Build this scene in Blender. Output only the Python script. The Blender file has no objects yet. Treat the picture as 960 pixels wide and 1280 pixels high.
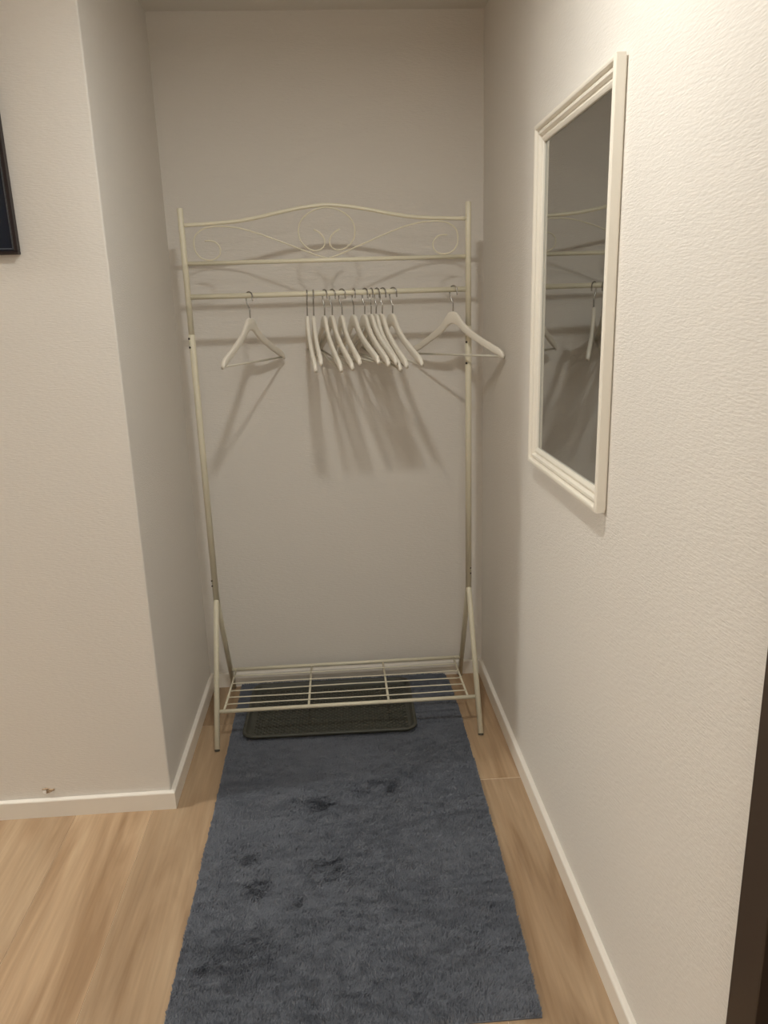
import bpy, bmesh, math, random
import numpy as np
from mathutils import Vector, Matrix
random.seed(4)
rng = np.random.default_rng(4)
S = bpy.context.scene
C = S.collection

# ------------------------------------------------------------ camera
F_PX = 943.74
cam_d = bpy.data.cameras.new('camera')
cam_d.sensor_fit = 'VERTICAL'
cam_d.sensor_height = 36.0
cam_d.lens = F_PX / 1280.0 * 36.0
cam_d.clip_start = 0.02
cam = bpy.data.objects.new('camera', cam_d)
C.objects.link(cam)
R_ = Vector((0.99747899, -0.06438322, -0.02984052))
U_ = Vector((0.04552778, 0.25806911, 0.96505314))
B_ = -Vector((0.05443231, 0.9639788, -0.26034974))
M = Matrix((R_, U_, B_)).transposed().to_4x4()
M.translation = Vector((0, 0, 1.4555))
cam.matrix_world = M
S.camera = cam

# ------------------------------------------------------------ light and exposure
S.view_settings.view_transform = 'Standard'
S.view_settings.look = 'None'
S.view_settings.gamma = 1
S.view_settings.use_curve_mapping = False
S.view_settings.exposure = 0.08
w = bpy.data.worlds.new('world')
S.world = w
w.use_nodes = True
w.node_tree.nodes['Background'].inputs[0].default_value = (1.0, 0.87, 0.74, 1)
w.node_tree.nodes['Background'].inputs[1].default_value = 0.02
try:
    S.cycles.use_denoising = True
    S.cycles.max_bounces = 12
    S.cycles.diffuse_bounces = 8
except Exception:
    pass


def lamp_or_fill(x, y, power, size=0.115, spread=175, z=2.385):
    l = bpy.data.lights.new('lamp_or_fill', 'AREA')
    l.shape = 'DISK'
    l.size = size
    l.energy = power
    l.spread = math.radians(spread)
    l.color = (1.0, 0.992, 0.925)
    o = bpy.data.objects.new('lamp_or_fill', l)
    o.location = (x, y, z)
    C.objects.link(o)


lamp_or_fill(-0.01, 1.30, 10.9)          # recessed lamp over the passage
lamp_or_fill(-2.85, 1.75, 46.0, 0.20)     # lamp far down the hall on the left
lamp_or_fill(0.15, -0.95, 18.5, 0.5)  # unseen soft fill added behind the camera, not a lamp of the hall

# ------------------------------------------------------------ dimensions
XL, XR, YB, YF, CE = -0.562, 0.541, 2.807, 2.043, 2.40
HB, TB = 0.058, 0.014
X0, Y0 = -3.2, -1.9            # far left and back limits of the hall


# ------------------------------------------------------------ helpers
def tag(o, label=None, cat=None, group=None, kind=None):
    if label: o['label'] = label
    if cat: o['category'] = cat
    if group: o['group'] = group
    if kind: o['kind'] = kind
    return o


def empty(name, loc=(0, 0, 0)):
    o = bpy.data.objects.new(name, None)
    o.empty_display_size = 0.05
    o.location = loc
    C.objects.link(o)
    return o


def obj(name, bm, mat, parent=None, smooth=False, loc=None):
    me = bpy.data.meshes.new(name)
    if isinstance(bm, bmesh.types.BMesh):
        bmesh.ops.recalc_face_normals(bm, faces=bm.faces)
        bm.to_mesh(me)
        bm.free()
    else:
        me.from_pydata(*bm)
    if smooth:
        for p in me.polygons: p.use_smooth = True
    if mat: me.materials.append(mat)
    o = bpy.data.objects.new(name, me)
    C.objects.link(o)
    if parent: o.parent = parent
    if loc: o.location = loc
    return o


def box(bm, x0, x1, y0, y1, z0, z1, bev=0.0, seg=2):
    r = bmesh.ops.create_cube(bm, size=1)
    vs = r['verts']
    for v in vs:
        v.co = Vector(((x0 + x1) / 2 + v.co.x * (x1 - x0), (y0 + y1) / 2 + v.co.y * (y1 - y0), (z0 + z1) / 2 + v.co.z * (z1 - z0)))
    if bev:
        es = list({e for v in vs for e in v.link_edges})
        bmesh.ops.bevel(bm, geom=es, offset=bev, segments=seg, affect='EDGES', profile=0.5)
    return bm


def prism(bm, poly, z0, z1, bev=0.0):
    a = [bm.verts.new((x, y, z0)) for x, y in poly]
    b = [bm.verts.new((x, y, z1)) for x, y in poly]
    n = len(poly)
    bm.faces.new(a[::-1])
    top = bm.faces.new(b)
    for i in range(n):
        bm.faces.new((a[i], a[(i + 1) % n], b[(i + 1) % n], b[i]))
    if bev:
        bmesh.ops.bevel(bm, geom=list(top.edges), offset=bev, segments=1, affect='EDGES')
    return bm


def catmull(pts, n=6):
    P = [Vector(p) for p in pts]
    out = []
    for i in range(len(P) - 1):
        p0 = P[i - 1] if i else P[0] * 2 - P[1]
        p1, p2 = P[i], P[i + 1]
        p3 = P[i + 2] if i + 2 < len(P) else P[-1] * 2 - P[-2]
        for k in range(n):
            t = k / n
            out.append(0.5 * ((2 * p1) + (p2 - p0) * t + (2 * p0 - 5 * p1 + 4 * p2 - p3) * t * t + (3 * p1 - p0 - 3 * p2 + p3) * t ** 3))
    out.append(P[-1])
    return out


def tube(bm, pts, r, seg=12, cap=True, round_end=False):
    P = [Vector(p) for p in pts]
    n = len(P)
    t0 = (P[1] - P[0]).normalized()
    ref = Vector((0, 0, 1)) if abs(t0.z) < 0.9 else Vector((1, 0, 0))
    nrm = (ref - t0 * ref.dot(t0)).normalized()
    rings = []
    rr = r if hasattr(r, '__len__') else [r] * n
    for i in range(n):
        if i == 0: t = t0
        elif i == n - 1: t = (P[i] - P[i - 1]).normalized()
        else: t = ((P[i] - P[i - 1]).normalized() + (P[i + 1] - P[i]).normalized()).normalized()
        nrm = (nrm - t * nrm.dot(t)).normalized()
        bn = t.cross(nrm)
        rings.append([bm.verts.new(P[i] + (nrm * math.cos(a) + bn * math.sin(a)) * rr[i]) for a in [2 * math.pi * k / seg for k in range(seg)]])
    for i in range(n - 1):
        for k in range(seg):
            bm.faces.new((rings[i][k], rings[i][(k + 1) % seg], rings[i + 1][(k + 1) % seg], rings[i + 1][k]))
    if cap:
        bm.faces.new(rings[0][::-1])
        bm.faces.new(rings[-1])
    return bm


# ------------------------------------------------------------ materials
def mat(name, col, rough=0.5, metal=0.0, spec=0.5):
    m = bpy.data.materials.new(name)
    m.use_nodes = True
    b = m.node_tree.nodes['Principled BSDF']
    b.inputs['Base Color'].default_value = (*col, 1)
    b.inputs['Roughness'].default_value = rough
    b.inputs['Metallic'].default_value = metal
    b.inputs['Specular IOR Level'].default_value = spec
    return m


def nd(m, typ, **kw):
    n = m.node_tree.nodes.new(typ)
    for k, v in kw.items():
        if k in n.inputs: n.inputs[k].default_value = v
        else: setattr(n, k, v)
    return n


def lk(m, a, b): m.node_tree.links.new(a, b)


def add_bump(m, scale, strength, dist, stretch=(1, 1, 1), detail=3.0):
    b = m.node_tree.nodes['Principled BSDF']
    tc = nd(m, 'ShaderNodeTexCoord')
    mp = nd(m, 'ShaderNodeMapping')
    mp.inputs['Scale'].default_value = stretch
    nz = nd(m, 'ShaderNodeTexNoise', Scale=scale, Detail=detail)
    bp = nd(m, 'ShaderNodeBump', Strength=strength, Distance=dist)
    lk(m, tc.outputs['Object'], mp.inputs['Vector'])
    lk(m, mp.outputs['Vector'], nz.inputs['Vector'])
    lk(m, nz.outputs['Fac'], bp.inputs['Height'])
    lk(m, bp.outputs['Normal'], b.inputs['Normal'])
    return tc, mp, nz, bp


def mottled(m, c1, c2, scale, detail=4.0):
    b = m.node_tree.nodes['Principled BSDF']
    tc = nd(m, 'ShaderNodeTexCoord')
    nz = nd(m, 'ShaderNodeTexNoise', Scale=scale, Detail=detail)
    mx = nd(m, 'ShaderNodeMix', data_type='RGBA')
    mx.inputs[6].default_value = (*c1, 1)
    mx.inputs[7].default_value = (*c2, 1)
    lk(m, tc.outputs['Object'], nz.inputs['Vector'])
    lk(m, nz.outputs['Fac'], mx.inputs[0])
    lk(m, mx.outputs[2], b.inputs['Base Color'])


M_wall = mat('textured_wallpaper', (0.72, 0.69, 0.65), 0.75, spec=0.25)
add_bump(M_wall, 170, 0.75, 0.0016, (0.42, 0.42, 1.9), 3.0)
M_ceil = mat('ceiling_paint', (0.66, 0.64, 0.60), 0.9, spec=0.2)
add_bump(M_ceil, 120, 0.3, 0.001)
M_trim = mat('white_trim_paint', (0.79, 0.75, 0.69), 0.35)
M_cream = mat('cream_powder_coat', (0.68, 0.63, 0.47), 0.36)
mottled(M_cream, (0.71, 0.67, 0.53), (0.77, 0.73, 0.59), 14)
M_hang = mat('white_lacquered_wood', (0.80, 0.76, 0.68), 0.35)
mottled(M_hang, (0.76, 0.72, 0.64), (0.80, 0.76, 0.68), 40)
M_bar = mat('grey_white_bar', (0.62, 0.59, 0.51), 0.4)
M_chrome = mat('chrome_wire', (0.40, 0.385, 0.36), 0.22, metal=1.0)
M_screw = mat('screw_hole_dark', (0.06, 0.05, 0.04), 0.5)
M_frame = mat('mirror_frame_lacquer', (0.80, 0.76, 0.68), 0.33)
M_mirror = mat('mirror_silver', (0.43, 0.44, 0.43), 0.02, metal=1.0)
M_tray = mat('dark_rubber_plastic', (0.030, 0.032, 0.024), 0.5)
mottled(M_tray, (0.050, 0.051, 0.040), (0.064, 0.065, 0.052), 30)
M_picframe = mat('dark_brown_frame', (0.011, 0.004, 0.004), 0.4)
M_navy = mat('navy_print', (0.004, 0.009, 0.022), 0.25)
M_line = mat('pale_border_line', (0.10, 0.11, 0.13), 0.4)
M_door = mat('dark_brown_casing', (0.045, 0.028, 0.018), 0.5)
M_door2 = mat('dark_brown_door', (0.032, 0.016, 0.006), 0.45)
M_sub = mat('pale_joint_filler', (0.80, 0.68, 0.52), 0.6)
M_chip = mat('exposed_plaster', (0.40, 0.29, 0.19), 0.85)
M_black = mat('grey_brown_cap', (0.11, 0.10, 0.08), 0.6)

# rug yarn: blue grey, slightly uneven dye
M_rug = mat('blue_grey_yarn', (0.075, 0.085, 0.105), 0.95, spec=0.1)
mottled(M_rug, (0.145, 0.160, 0.192), (0.190, 0.203, 0.234), 9, 6)

# oak laminate: grain along each plank, varied plank by plank
M_oak = mat('oak_plank', (0.5, 0.36, 0.22), 0.42, spec=0.4)
m = M_oak
b = m.node_tree.nodes['Principled BSDF']
tc = nd(m, 'ShaderNodeTexCoord')
oi = nd(m, 'ShaderNodeObjectInfo')
vm = nd(m, 'ShaderNodeVectorMath', operation='SCALE')
cx = nd(m, 'ShaderNodeCombineXYZ')
for i in range(3): lk(m, oi.outputs['Random'], cx.inputs[i])
lk(m, cx.outputs[0], vm.inputs[0])
vm.inputs['Scale'].default_value = 31.0
va = nd(m, 'ShaderNodeVectorMath', operation='ADD')
lk(m, tc.outputs['Object'], va.inputs[0])
lk(m, vm.outputs[0], va.inputs[1])
mp = nd(m, 'ShaderNodeMapping'); mp.inputs['Scale'].default_value = (9, 0.9, 1)
lk(m, va.outputs[0], mp.inputs['Vector'])
n1 = nd(m, 'ShaderNodeTexNoise', Scale=1.3, Detail=4.0, Distortion=1.2)
lk(m, mp.outputs[0], n1.inputs['Vector'])
mp2 = nd(m, 'ShaderNodeMapping'); mp2.inputs['Scale'].default_value = (120, 5, 1)
lk(m, va.outputs[0], mp2.inputs['Vector'])
n2 = nd(m, 'ShaderNodeTexNoise', Scale=1.0, Detail=5.0)
lk(m, mp2.outputs[0], n2.inputs['Vector'])
cr = nd(m, 'ShaderNodeValToRGB')
e = cr.color_ramp.elements
e[0].position = 0.30; e[0].color = (0.285, 0.180, 0.100, 1)
e[1].position = 0.68; e[1].color = (0.47, 0.34, 0.218, 1)
k = e.new(0.47); k.color = (0.39, 0.267, 0.163, 1)
lk(m, n1.outputs['Fac'], cr.inputs[0])
mx = nd(m, 'ShaderNodeMix', data_type='RGBA', blend_type='OVERLAY')
mx.inputs[0].default_value = 0.22
lk(m, cr.outputs[0], mx.inputs[6])
lk(m, n2.outputs['Fac'], mx.inputs[7])
hs = nd(m, 'ShaderNodeHueSaturation')
mr = nd(m, 'ShaderNodeMapRange'); mr.inputs[3].default_value = 0.80; mr.inputs[4].default_value = 1.14
lk(m, oi.outputs['Random'], mr.inputs[0])
lk(m, mr.outputs[0], hs.inputs['Value'])
lk(m, mx.outputs[2], hs.inputs['Color'])
lk(m, hs.outputs[0], b.inputs['Base Color'])
bp = nd(m, 'ShaderNodeBump', Strength=0.12, Distance=0.001)
lk(m, n2.outputs['Fac'], bp.inputs['Height'])
lk(m, bp.outputs[0], b.inputs['Normal'])

# ------------------------------------------------------------ shell
def struct(name, bm, mt, label=None, parent=None):
    o = obj(name, bm, mt, parent)
    if not parent: o['kind'] = 'structure'
    if label: o['label'] = label
    return o


struct('ceiling', box(bmesh.new(), X0 - .1, XR + .1, Y0 - .1, YB + .1, CE, CE + .1), M_ceil, 'pale painted ceiling above the alcove')
struct('wall_back', box(bmesh.new(), XL, XR, YB, YB + .1, -.02, CE), M_wall, 'white textured wall behind the clothes rack')
struct('wall_right', box(bmesh.new(), XR, XR + .1, 0.86, YB + .1, -.02, CE), M_wall, 'white textured wall carrying the framed mirror')
struct('wall_right_far', box(bmesh.new(), XR, XR + .1, Y0, -.10, -.02, CE), M_wall, 'white wall on the near side of the brown door')
struct('wall_right_lintel', box(bmesh.new(), XR, XR + .1, -.10, 0.86, 2.08, CE), M_wall, 'white wall piece over the brown door')
struct('wall_behind', box(bmesh.new(), X0, XR + .1, Y0 - .1, Y0, -.02, CE), M_wall, 'white wall behind the photographer')
struct('wall_hall_end', box(bmesh.new(), X0 - .1, X0, Y0 - .1, YF, -.02, CE), M_wall, 'white wall at the far left end of the hall')

# left block: near face and alcove side meet in a slightly rounded corner
def rounded_left_block():
    bm = bmesh.new()
    r = 0.005
    poly = [(X0 - .1, YF), (XL - r, YF)]
    for i in range(1, 6):
        a = -math.pi / 2 + i * math.pi / 12
        poly.append((XL - r + r * math.cos(a), YF + r + r * math.sin(a)))
    poly += [(XL, YF + r), (XL, YB + .1), (X0 - .1, YB + .1)]
    prism(bm, poly, -.02, CE)
    return bm


wl = struct('wall_left', rounded_left_block(), M_wall, 'white textured wall to the left of the alcove')

# chipped plaster just above the left baseboard
def chip():
    bm = bmesh.new()
    n = 14
    ring = []
    for i in range(n):
        a = 2 * math.pi * i / n
        rr = 1 + 0.25 * math.sin(3 * a + 1) + 0.15 * math.sin(5 * a)
        ring.append((0.017 * rr * math.cos(a), 0.009 * rr * math.sin(a)))
    outer = [bm.verts.new((x, 0, z)) for x, z in ring]
    mid = [bm.verts.new((x * .75, -0.0035 - 0.002 * math.sin(i * 1.7), z * .75)) for i, (x, z) in enumerate(ring)]
    inn = bm.verts.new((0.001, 0.001, 0))
    for i in range(n):
        j = (i + 1) % n
        bm.faces.new((outer[i], outer[j], mid[j], mid[i]))
        bm.faces.new((mid[i], mid[j], inn))
    return bm


o = obj('chipped_plaster', chip(), M_chip, wl, loc=(-0.925, YF - 0.0003, 0.083))
o['label'] = 'small brown chip in the wallpaper above the left baseboard'
bm = bmesh.new()
vs = [bm.verts.new(q) for q in ((-.014, -.0045, -.004), (-.004, -.007, -.008), (-.003, -.003, .004), (-.012, -.001, .006))]
bm.faces.new(vs)
vs = [bm.verts.new(q) for q in ((.004, -.006, -.012), (.015, -.003, -.005), (.018, -.001, -.002), (.008, -.004, -.004))]
bm.faces.new(vs)
obj('torn_paper', bm, M_wall, wl, loc=(-0.925, YF - 0.0008, 0.083))

# ------------------------------------------------------------ baseboards (flat top with a softened lip)
def board_poly():
    # (distance from wall, height)
    return [(0, 0), (TB, 0), (TB, HB - .004), (TB - .0015, HB - .0012), (TB - .004, HB), (0, HB)]


def baseboard(name, path, label):
    """path: list of (x, y, nx, ny): wall point and mitred offset direction."""
    bm = bmesh.new()
    prof = board_poly()
    rings = [[bm.verts.new((x + nx * d, y + ny * d, z)) for d, z in prof] for x, y, nx, ny in path]
    n = len(prof)
    for a, b_ in zip(rings, rings[1:]):
        for i in range(n):
            bm.faces.new((a[i], a[(i + 1) % n], b_[(i + 1) % n], b_[i]))
    bm.faces.new(rings[0]); bm.faces.new(rings[-1][::-1])
    return struct(name, bm, M_trim, label)


e_ = 0.0006
baseboard('baseboard_back', [(XL + e_, YB - e_, 1, -1), (XR - e_, YB - e_, -1, -1)], 'low white baseboard along the alcove back wall')
baseboard('baseboard_right', [(XR - e_, YB - e_, -1, -1), (XR - e_, 0.862, -1, 0)], 'low white baseboard along the right wall')
baseboard('baseboard_left', [(XL + e_, YF - e_, 1, -1), (XL + e_, YB - e_, 1, -1)], 'low white baseboard on the left side of the alcove')
baseboard('baseboard_hall', [(X0, YF - e_, 0, -1), (XL + e_, YF - e_, 1, -1)], 'low white baseboard below the picture on the left wall')
baseboard('baseboard_right_far', [(XR - e_, -.102, -1, 0), (XR - e_, Y0, -1, 0)], 'low white baseboard beside the near side of the brown door')
baseboard('baseboard_hall_end', [(X0 + e_, Y0, 1, 0), (X0 + e_, YF - TB - .001, 1, 0)], 'low white baseboard at the far left end of the hall')

# ------------------------------------------------------------ floor of oak planks
floor = struct('floor', box(bmesh.new(), X0 - .1, XR + .1, Y0 - .1, YB + .1, -.05, -.0006), M_sub, 'light oak plank floor')
PW, PL, GAP = 0.229, 1.80, 0.0008
mesh_cache = {}


def plank(x0, x1, y0, y1):
    cx_, cy_ = x0, y0
    key = (round(x1 - x0, 4), round(y1 - y0, 4))
    if key not in mesh_cache:
        bm = bmesh.new()
        prism(bm, [(GAP * .62, GAP * 1.7), (x1 - x0 - GAP * .62, GAP * 1.7), (x1 - x0 - GAP * .62, y1 - y0 - GAP * 1.7), (GAP * .62, y1 - y0 - GAP * 1.7)], -.0006, 0.0004, 0.0003)
        o = obj('plank', bm, M_oak, floor, loc=(cx_, cy_, 0))
        mesh_cache[key] = o.data
    else:
        o = bpy.data.objects.new('plank', mesh_cache[key])
        C.objects.link(o)
        o.parent = floor
        o.location = (cx_, cy_, 0)
    return o


XA = -0.618                       # the plank edge seen at the foot of the wall corner
joint = {0: 2.503, 1: 1.1, 2: 2.42, 3: 1.7, 4: 2.075, -1: 0.9, -2: 0.4, -3: 1.75}
kk = -12
while XA + kk * PW < XR:
    xa, xb = XA + kk * PW, XA + (kk + 1) * PW
    xa_, xb_ = max(xa, X0), min(xb, XR)
    kk += 1
    if xb_ <= X0 + .005: continue
    k0 = kk - 1
    j = joint.get(k0, 0.3 + (k0 * 0.617 % 1) * PL)
    while j > Y0: j -= PL
    yend = YB if k0 >= 0 else YF
    y = j
    while y < yend - .001:
        ya, yb = max(y, Y0), min(y + PL, yend)
        if k0 == 0 and ya < YF < yb:
            bm = bmesh.new()
            xw = XL + .0005 - xa_
            g_ = GAP * .62
            prism(bm, [(g_, GAP), (PW - g_, GAP), (PW - g_, yb - ya - GAP), (xw, yb - ya - GAP), (xw, YF - ya), (g_, YF - ya)], -.0006, 0.0004, 0.0003)
            obj('plank', bm, M_oak, floor, loc=(xa_, ya, 0))
        elif k0 == 0 and ya >= YF:
            plank(XL + .0005, xb_, ya, yb)
        else:
            plank(xa_, xb_, ya, yb)
        y += PL

# ------------------------------------------------------------ brown door on the right
door = empty('door_1', (XR, 0.38, 0))
tag(door, 'dark brown door and casing at the right edge of the view', kind='structure')
for (y0, y1) in ((0.772, 0.838), (-.10, -.034)):
    obj('casing_post', box(bmesh.new(), -.018, 0.09, y0 - .38, y1 - .38, 0.0005, 2.08, .002), M_door, door)
obj('casing_head', box(bmesh.new(), -.018, 0.09, -.034 - .38 + .0005, .772 - .38 - .0005, 2.01, 2.08, .002), M_door, door)
dl = obj('door_leaf', box(bmesh.new(), 0.004, 0.044, -.032 - .38, .770 - .38, 0.006, 2.006, .002), M_door2, door)
bm = bmesh.new()
tube(bm, [(-.0, -.33, 1.02), (-.045, -.33, 1.02), (-.05, -.325, 1.02), (-.05, -.22, 1.02)], .008)
obj('door_handle', bm, M_chrome, dl)
obj('jamb_filler', box(bmesh.new(), 0.0, 0.09, .4585, .4795, 0.0005, 2.08), M_door, door)

# ------------------------------------------------------------ clothes rack
RX0, RX1, RY = -0.469, 0.448, 2.582
YA, YBK, ZA, ZT, ZR = 2.333, 2.785, 0.453, 1.779, 1.509
ZJ = 1.39
rack = empty('clothes_rack', (0, RY, 0))
tag(rack, 'cream metal freestanding clothes rack with scroll top and wire shoe shelf, standing in the alcove', 'clothes rack')


def V(x, y, z): return (x, y - RY, z)


for sx, x in ((-1, RX0), (1, RX1)):
    bm = bmesh.new()
    tube(bm, [V(x, RY, ZA - .01), V(x, RY, ZJ - .002), V(x, RY, ZJ)], [.0108, .0108, .0100], 20)
    tube(bm, [V(x, RY, ZJ - .01), V(x, RY, ZT - .002), V(x, RY, ZT)], [.0095, .0095, .0082], 20)
    post = obj('post', bm, M_cream, rack, True)
    for z in ((1.378, 1.350) if sx < 0 else (1.338, 1.268)):
        bm = bmesh.new()
        tube(bm, [V(x - .0065, RY - .006, z), V(x - .0100, RY - .0095, z)], .0036, 10)
        obj('screw', bm, M_screw, post, loc=(0.001, 0, 0))
    for z in (0.535, 0.515):
        bm = bmesh.new()
        xo = -.0100 if sx < 0 else .0065
        xi = -.0065 if sx < 0 else .0045
        tube(bm, [V(x + xi, RY - .006, z), V(x + xo, RY - .0098, z)], .0028, 10)
        obj('screw', bm, M_screw, post)
    # one leg forward, one leg back, meeting in a rounded bend at the post foot
    for yf, d in ((YA, -1), (YBK, 1)):
        bm = bmesh.new()
        pts = [V(x, RY - d * .002, ZA + .003), V(x, RY + d * .007, ZA + .001), V(x, RY + d * .015, ZA - .010)]
        bx = (yf - RY)
        pts.append(V(x, RY + bx * 0.12, ZA * 0.92))
        pts.append(V(x, yf, 0.006))
        cpts = catmull(pts[:4], 5)
        tube(bm, cpts + [Vector(pts[4])], .0095, 16)
        leg = obj('leg', bm, M_cream, rack, True)
        bm = bmesh.new()
        tube(bm, [V(x, yf, 0.0005), V(x, yf - bx * .003, .0030)], .0098, 16)
        obj('foot_cap', bm, M_black, leg, True)

# horizontal rails
bm = bmesh.new(); tube(bm, [V(RX0 + .009, RY, ZR), V(RX1 - .009, RY, ZR)], .0085, 18)
obj('hanging_rail', bm, M_cream, rack, True)
bm = bmesh.new(); tube(bm, [V(RX0 + .009, RY, 1.612), V(RX1 - .009, RY, 1.612)], .0068, 16)
obj('middle_rail', bm, M_cream, rack, True)
XC = (RX0 + RX1) / 2
half = [(-.461, 1.728), (-.385, 1.731), (-.300, 1.736), (-.230, 1.746), (-.160, 1.760), (-.090, 1.772), (-.035, 1.778)]
arch = [(x, z) for x, z in half] + [(XC, 1.779)] + [(2 * XC - x, z) for x, z in half[::-1]]
bm = bmesh.new(); tube(bm, catmull([V(x, RY, z) for x, z in arch], 5), .0060, 14)
obj('arched_top_rail', bm, M_cream, rack, True)

# scroll wires
sp = [(-.400, 1.680), (-.382, 1.680), (-.365, 1.674), (-.354, 1.659), (-.355, 1.640), (-.369, 1.626), (-.390, 1.621), (-.415, 1.628), (-.431, 1.647),
      (-.435, 1.672), (-.429, 1.696), (-.409, 1.713), (-.381, 1.721), (-.340, 1.722), (-.290, 1.716), (-.231, 1.699), (-.136, 1.663), (-.049, 1.629), (XC, 1.6175)]
for s in (0, 1):
    bm = bmesh.new()
    tube(bm, catmull([V(x if not s else 2 * XC - x, RY, z) for x, z in sp], 5), .0023, 8)
    obj('scroll_wire', bm, M_cream, rack, True)
cs = [(-.052, 1.706), (-.034, 1.696), (-.020, 1.678), (-.020, 1.658), (-.033, 1.645), (-.052, 1.642), (-.076, 1.652), (-.095, 1.673), (-.101, 1.700), (-.094, 1.729),
      (-.072, 1.752), (-.042, 1.766), (XC, 1.7715)]
full = cs + [(2 * XC - x, z) for x, z in cs[-2::-1]]
bm = bmesh.new(); tube(bm, catmull([V(x, RY, z) for x, z in full], 5), .0023, 8)
o = obj('scroll_wire', bm, M_cream, rack, True)
o['label'] = 'round central scroll with two inward curls'

# wire shoe shelf
FY, FZ = 2.396, .115
BY, BZ = 2.744, .100
for y, z in ((FY, FZ), (BY, BZ)):
    bm = bmesh.new(); tube(bm, [V(RX0 + .006, y, z), V(RX1 - .006, y, z)], .0068, 14)
    obj('shelf_rail', bm, M_cream, rack, True)


def sh(t): return FY + (BY - FY) * t, FZ + (BZ - FZ) * t


for x in (-.446, .414):
    bm = bmesh.new()
    (ya, za), (yb, zb) = sh(.0), sh(1)
    tube(bm, [V(x, ya, za), V(x, yb, zb)], .0036, 10)
    obj('shelf_side_bar', bm, M_cream, rack, True)
for x in (-.151, .132):
    bm = bmesh.new()
    (ya, za), (yb, zb) = sh(.0), sh(1)
    tube(bm, [V(x, ya, za - .005), V(x, yb, zb - .005)], .0042, 10)
    obj('shelf_cross_bar', bm, M_cream, rack, True)
for i, t in enumerate((.13, .28, .44, .61, .80)):
    bm = bmesh.new()
    y, z = sh(t)
    sag = [.0, .0015, .0, -.0012, .0]
    xs = np.linspace(-.448, .416, 9)
    tube(bm, catmull([V(x, y, z + .0035 + .0010 * math.sin(i * 2.1 + q * .9)) for q, x in enumerate(xs)], 2), .0023, 8)
    obj('shelf_wire', bm, M_cream, rack, True)

# ------------------------------------------------------------ hangers
def hanger_top(u):
    a = abs(u)
    ks = [(0, 0), (.012, -.001), (.022, -.006), (.034, -.020), (.050, -.038), (.080, -.060), (.120, -.082), (.165, -.103), (.195, -.117), (.207, -.126), (.213, -.136)]
    for (x0, y0), (x1, y1) in zip(ks, ks[1:]):
        if a <= x1 + 1e-9:
            return y0 + (y1 - y0) * (a - x0) / (x1 - x0)
    return ks[-1][1]


def hanger_h(u):
    a = abs(u)
    return np.interp(a, [0, .02, .05, .10, .17, .2, .213], [.040, .041, .031, .025, .025, .023, .014])


def hanger_fwd(u):
    a = abs(u) / .213
    return -0.003 + .009 * a * a


NZ = .070


def make_hanger():
    root = empty('clothes_hanger')
    us = sorted(set([s * a for s in (-1, 1) for a in (.0, .008, .016, .022, .028, .034, .042, .052, .066, .084, .104, .126, .148, .168, .184, .196, .204, .210, .213)]))
    bm = bmesh.new()
    rings = []
    for u in us:
        zt, h, v = hanger_top(u), hanger_h(u), hanger_fwd(u)
        ht = np.interp(abs(u), [0, .05, .19, .213], [.0056, .0056, .0064, .0056])
        zb = zt - h
        ring = []
        c = .0045
        for dv, z in ((-ht + c, zt), (ht - c, zt), (ht - c * .3, zt - c * .3), (ht, zt - c), (ht, zb + c), (ht - c * .3, zb + c * .3), (ht - c, zb), (-ht + c, zb),
                      (-ht + c * .3, zb + c * .3), (-ht, zb + c), (-ht, zt - c), (-ht + c * .3, zt - c * .3)):
            ring.append(bm.verts.new((v + dv, -u, z - NZ)))
        rings.append(ring)
    for a, b_ in zip(rings, rings[1:]):
        for i in range(12):
            bm.faces.new((a[i], a[(i + 1) % 12], b_[(i + 1) % 12], b_[i]))
    bm.faces.new(rings[0][::-1]); bm.faces.new(rings[-1])
    obj('hanger_body', bm, M_hang, root, True)
    bm = bmesh.new()
    v = hanger_fwd(.203)
    tube(bm, [(v, -.203, -NZ - .142), (v, .203, -NZ - .142)], .0036, 10)
    obj('trouser_bar', bm, M_bar, root, True)
    for s in (-1, 1):   # short turned pegs that hold the bar under each arm end
        bm = bmesh.new()
        tube(bm, [(v, s * .203, -NZ - .135), (v, s * .203, -NZ - .147)], [.0052, .0048], 10)
        obj('bar_peg', bm, M_hang, root, True)
    bm = bmesh.new()
    R0 = .0155
    zc = .0085 + .0030 - R0
    pts = [(0, -NZ - .004), (0, -.052), (.0005, -.043), (.006, -.034), (.0125, -.020)]
    for i in range(9):
        a = -0.35 + i * (math.pi + .55) / 8
        pts.append((R0 * math.cos(a), zc + R0 * math.sin(a)))
    pts += [(-.0165, -.0180)]
    tube(bm, catmull([(-.002 * min(1, -z / NZ if z < 0 else 0), y, z) for y, z in pts], 4), .0022, 8)
    obj('hook', bm, M_chrome, root, True)
    return root


def copy_tree(o, parent=None):
    c = o.copy()
    C.objects.link(c)
    c.parent = parent
    for ch in o.children: copy_tree(ch, c)
    return c


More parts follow.
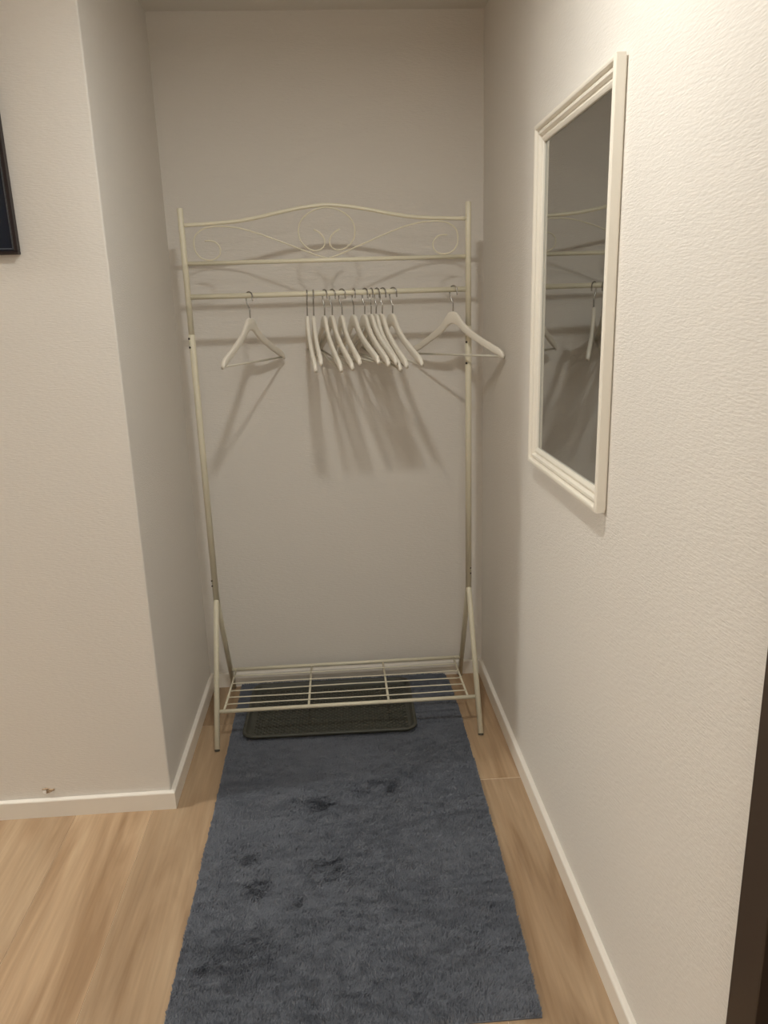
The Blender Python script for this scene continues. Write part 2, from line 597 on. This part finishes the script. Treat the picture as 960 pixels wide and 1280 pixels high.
# x on the rail, swing about the hook, tilt
HG = [(-.273, -.391, -.004, 'white wooden hanger alone at the left end of the rail, hanging by itself'),
      (-.085, .080, -.110, 'leftmost white hanger of the bunch, the first one right of the lone hanger'),
      (-.064, .060, .000, 'second white hanger from the left of the bunch, close against the leftmost'),
      (-.027, .200, -.125, 'third white hanger from the left of the bunch, its front arm reaching lowest'),
      (-.002, .250, -.095, 'fourth white hanger from the left of the bunch, its front end beside the fifth'),
      (.029, .190, -.020, 'fifth white hanger from the left of the bunch, its front tip catching the light'),
      (.068, .285, -.016, 'sixth white hanger of the bunch, the middle one, right of the widest gap'),
      (.105, .270, -.055, 'seventh white hanger from the left of the bunch, fifth from its right end'),
      (.126, .275, -.030, 'fourth white hanger from the right of the bunch, tight beside its neighbours'),
      (.145, .295, -.150, 'third white hanger from the right of the bunch, its front tip peeping out low'),
      (.164, .275, -.095, 'second white hanger from the right of the bunch, left of the outermost'),
      (.198, .347, -.075, 'rightmost white hanger of the bunch, swung outward past the others'),
      (.398, .660, .000, 'white wooden hanger alone at the right end, turned sideways in front of the post')]
HOOK = [.85, .05, .05, .5, .7, .8, .3, .6, .3, .5, .65, .8, .8]
proto = make_hanger()
for i, (x, th, ti, lab) in enumerate(HG):
    o = proto if i == 0 else copy_tree(proto)
    o.location = (x, RY, ZR)
    # local -y points to the camera; tilt drops that end, then turn about z
    o.rotation_euler = (-ti, 0, th)
    for ch in o.children:
        if ch.name.startswith('hook'): ch.rotation_euler = (0, 0, HOOK[i] - th)
    tag(o, lab, 'hanger', 'white wooden hangers on the rail')

# ------------------------------------------------------------ mirror
MY0, MY1, MZ0, MZ1 = 1.466, 2.026, 1.036, 1.880
mir = empty('wall_mirror', (XR, (MY0 + MY1) / 2, MZ0))
tag(mir, 'tall wall mirror in a stepped white frame, hanging on the right wall', 'mirror')
# moulding section: (distance in from the outer edge, distance off the wall)
MPR = [(.0045, .0006), (.0045, .0045), (0, .0045), (0, .0215), (.002, .0245), (.007, .0250), (.0105, .0240), (.0125, .0190), (.0135, .0150), (.020, .0195), (.0245, .0190), (.0270, .0130), (.0285, .0105),
       (.0360, .0145), (.0410, .0125), (.0440, .0105), (.0440, .0006)]
hw, hh = (MY1 - MY0) / 2, (MZ1 - MZ0)
sides = [((-hw, 0), (hw, 0), (0, 1)), ((hw, 0), (hw, hh), (-1, 0)), ((hw, hh), (-hw, hh), (0, -1)), ((-hw, hh), (-hw, 0), (1, 0))]
for (a, b_, inn) in sides:
    bm = bmesh.new()
    dx, dz = b_[0] - a[0], b_[1] - a[1]
    L = math.hypot(dx, dz); dx /= L; dz /= L
    ra = [bm.verts.new((-t, a[0] + dx * d + inn[0] * d, a[1] + dz * d + inn[1] * d)) for d, t in MPR]
    rb = [bm.verts.new((-t, b_[0] - dx * d + inn[0] * d, b_[1] - dz * d + inn[1] * d)) for d, t in MPR]
    n = len(MPR)
    for i in range(n):
        bm.faces.new((ra[i], ra[(i + 1) % n], rb[(i + 1) % n], rb[i]))
    bm.faces.new(ra); bm.faces.new(rb[::-1])
    obj('frame_side' if abs(dz) > .5 else 'frame_rail', bm, M_frame, mir)
obj('mirror_glass', box(bmesh.new(), -.0062, -.0042, -hw + .0435, hw - .0435, .0435, hh - .0435), M_mirror, mir)
obj('back_board', box(bmesh.new(), -.0040, -.0010, -hw + .0435, hw - .0435, .0435, hh - .0435), M_trim, mir)

# ------------------------------------------------------------ framed picture, left wall
pic = empty('framed_picture', (-0.772, YF, 1.612))
pic.rotation_euler = (0, 0, 0)
tag(pic, 'dark navy picture in a thin dark brown frame, cut off by the left edge', 'picture')
PWD, PHT, PF = 0.50, 0.70, .0085
for (x0, x1, z0, z1) in ((-PWD, 0, 0, PF), (-PWD, 0, PHT - PF, PHT), (-PWD, -PWD + PF, PF, PHT - PF), (-PF, 0, PF, PHT - PF)):
    obj('picture_frame', box(bmesh.new(), x0, x1, -.020, -.001, z0, z1, .001, 1), M_picframe, pic)
obj('print', box(bmesh.new(), -PWD + PF, -PF, -.010, -.004, PF, PHT - PF), M_navy, pic)
for (x0, x1, z0, z1) in ((-PWD + .015, -.013, .0125, .015), (-.0155, -.013, .015, PHT - .015), (-PWD + .013, -PWD + .0155, .015, PHT - .015), (-PWD + .015, -.013, PHT - .0175, PHT - .015)):
    obj('border_line', box(bmesh.new(), x0, x1, -.0106, -.0100, z0, z1), M_line, pic)

# ------------------------------------------------------------ rug
RZ = 0.004
def rug_left(y): return np.interp(y, [1.235, 2.0, 2.79], [-.431, -.432, -.441])
def rug_right(y): return np.interp(y, [1.235, 1.6, 2.07, 2.5, 2.72, 2.79], [.374, .388, .398, .402, .396, .386])
RY0, RY1 = 1.238, 2.788
rug = empty('shag_rug', (0, 2.0, 0))
tag(rug, 'blue grey shag pile rug lying lengthwise on the plank floor of the alcove', 'rug')
bm = bmesh.new()
ys = np.linspace(RY0, RY1, 14)
poly = [(float(rug_left(y)) + .003, y - 2.0) for y in ys[::-1]] + [(float(rug_right(y)) - .003, y - 2.0) for y in ys]
prism(bm, poly, 0.0008, RZ)
obj('rug_backing', bm, M_rug, rug)


def smooth_noise(x, y, cell, seed):
    r = np.random.default_rng(seed)
    g = r.random((80, 80))
    fx, fy = x / cell + 20, y / cell + 10
    ix, iy = np.floor(fx).astype(int) % 79, np.floor(fy).astype(int) % 79
    tx, ty = fx - np.floor(fx), fy - np.floor(fy)
    tx = tx * tx * (3 - 2 * tx); ty = ty * ty * (3 - 2 * ty)
    return (g[ix, iy] * (1 - tx) * (1 - ty) + g[ix + 1, iy] * tx * (1 - ty) + g[ix, iy + 1] * (1 - tx) * ty + g[ix + 1, iy + 1] * tx * ty)


N = 430000
yy = RY0 + rng.random(N) * (RY1 - RY0)
xl, xr = rug_left(yy), rug_right(yy)
xx = xl + .004 + rng.random(N) * (xr - xl - .008)
# tuft lean: overall combing with patches brushed another way
n_a = smooth_noise(xx * .45, yy, .030, 1) * .40 + smooth_noise(xx * .40, yy, .012, 2) * .35 + smooth_noise(xx * .5, yy, .09, 3) * .25
n_b = smooth_noise(xx * .6, yy, .16, 5) * .35 + smooth_noise(xx * .40, yy, .011, 6) * .65
ang = 1.25 + (n_a - .5) * 2.6 + rng.normal(0, .40, N)
lean = .62 + (n_b - .5) * 1.1 + rng.normal(0, .10, N)
# trodden spots where the pile is brushed away from the light
for fx_, fy_, fr in ((-.30, 1.78, .045), (-.265, 1.66, .040), (-.07, 1.71, .055), (-.27, 1.49, .050), (-.37, 1.42, .035), (-.10, 1.98, .05), (.10, 2.05, .07), (-.16, 1.60, .03)):
    g = np.exp(-(((xx - fx_) / fr) ** 2 + ((yy - fy_) / (fr * .95)) ** 2) * (1.4 - smooth_noise(xx, yy, .02, 12) * .9))
    g = g * (.35 + .9 * smooth_noise(xx * .5, yy, .013, 21))
    ang = ang - g * 2.4
    lean = lean + g * .04
lean = np.clip(lean, .05, 1.2)
# under the tray the pile is pressed flat
under = (xx > -.375) & (xx < .220) & (yy > 2.37) & (yy < 2.73)
hgt = (.0088 + rng.random(N) * .0024) * (1 - .25 * np.clip((smooth_noise(xx, yy, .05, 9) - .55) * 3, 0, 1))
hgt = np.where(under, .003, hgt)
lean = np.where(under, 1.1, lean)
tx_, ty_ = np.cos(ang) * np.sin(lean) * hgt, np.sin(ang) * np.sin(lean) * hgt
tz_ = np.cos(lean) * hgt
wa = rng.random(N) * math.pi
wv = .00110
wx, wy = np.cos(wa) * wv, np.sin(wa) * wv
co = np.empty((N, 5, 3), np.float32)
y_ = yy - 2.0
co[:, 0] = np.stack([xx - wx, y_ - wy, np.full(N, RZ - .001)], 1)
co[:, 1] = np.stack([xx + wx, y_ + wy, np.full(N, RZ - .001)], 1)
co[:, 2] = np.stack([xx + wx + tx_ * .45, y_ + wy + ty_ * .45, RZ + tz_ * .62], 1)
co[:, 3] = np.stack([xx - wx + tx_ * .45, y_ - wy + ty_ * .45, RZ + tz_ * .62], 1)
co[:, 4] = np.stack([xx + tx_, y_ + ty_, RZ + tz_], 1)
me = bpy.data.meshes.new('pile')
me.vertices.add(N * 5)
me.vertices.foreach_set('co', co.ravel())
base = (np.arange(N) * 5)[:, None]
loops = np.concatenate([base + np.array([[0, 1, 2, 3]]), base + np.array([[3, 2, 4]])], 1).ravel()
me.loops.add(N * 7)
me.loops.foreach_set('vertex_index', loops.astype(np.int32))
me.polygons.add(N * 2)
st = np.stack([np.arange(N) * 7, np.arange(N) * 7 + 4], 1).ravel()
me.polygons.foreach_set('loop_start', st.astype(np.int32))
me.update(calc_edges=True)
me.materials.append(M_rug)
pile = bpy.data.objects.new('pile', me)
C.objects.link(pile)
pile.parent = rug
pile['kind'] = 'stuff'

# ------------------------------------------------------------ shoe tray
TX0, TX1, TY0, TY1, TZ = -.386, .232, 2.352, 2.742, .0085
tcx, tcy = (TX0 + TX1) / 2, (TY0 + TY1) / 2
tray = empty('shoe_tray', (tcx, tcy, TZ))
tray.rotation_euler = (0, 0, math.radians(-0.8))
tag(tray, 'dark grey plastic shoe tray with embossed base, lying on the rug under the rack', 'tray')
hx, hy = (TX1 - TX0) / 2, (TY1 - TY0) / 2


def rrect(hx, hy, r, z, n=7):
    out = []
    for cx_, cy_, a0 in ((hx - r, hy - r, 0), (-hx + r, hy - r, 90), (-hx + r, -hy + r, 180), (hx - r, -hy + r, 270)):
        for i in range(n + 1):
            a = math.radians(a0 + 90 * i / n)
            out.append((cx_ + r * math.cos(a), cy_ + r * math.sin(a), z))
    return out


levels = [(.020, .0), (.017, .006), (.006, .012), (.001, .016), (.0, .021), (.0015, .0235), (.006, .0245), (.010, .0235), (.0125, .020), (.016, .009), (.022, .0045), (.030, .0040)]
bm = bmesh.new()
rings = [[bm.verts.new(p) for p in rrect(hx - d, hy - d, max(.045 - d, .012), z)] for d, z in levels]
n = len(rings[0])
for a, b_ in zip(rings, rings[1:]):
    for i in range(n):
        bm.faces.new((a[i], a[(i + 1) % n], b_[(i + 1) % n], b_[i]))
bm.faces.new(rings[0][::-1]); bm.faces.new(rings[-1])
obj('tray_rim', bm, M_tray, tray, True)
# embossed lozenges inside
bm = bmesh.new()
px_, py_ = .0210, .0200
ax, ay = hx - .034, hy - .034
rows = int(2 * ay / (py_ / 2)); cols = int(2 * ax / px_)
for rI in range(rows):
    for cI in range(cols):
        cxx = -ax + (cI + .5 + .5 * (rI % 2)) * px_
        cyy = -ay + (rI + .5) * py_ / 2
        if cxx > ax: continue
        a = [bm.verts.new((cxx + dx * px_ * .44, cyy + dy * py_ * .44, .0042)) for dx, dy in ((1, 0), (0, 1), (-1, 0), (0, -1))]
        t = [bm.verts.new((cxx + dx * px_ * .22, cyy + dy * py_ * .22, .0085)) for dx, dy in ((1, 0), (0, 1), (-1, 0), (0, -1))]
        bm.faces.new(t)
        for i in range(4): bm.faces.new((a[i], a[(i + 1) % 4], t[(i + 1) % 4], t[i]))
o = obj('embossed_base', bm, M_tray, tray)
o['kind'] = 'stuff'
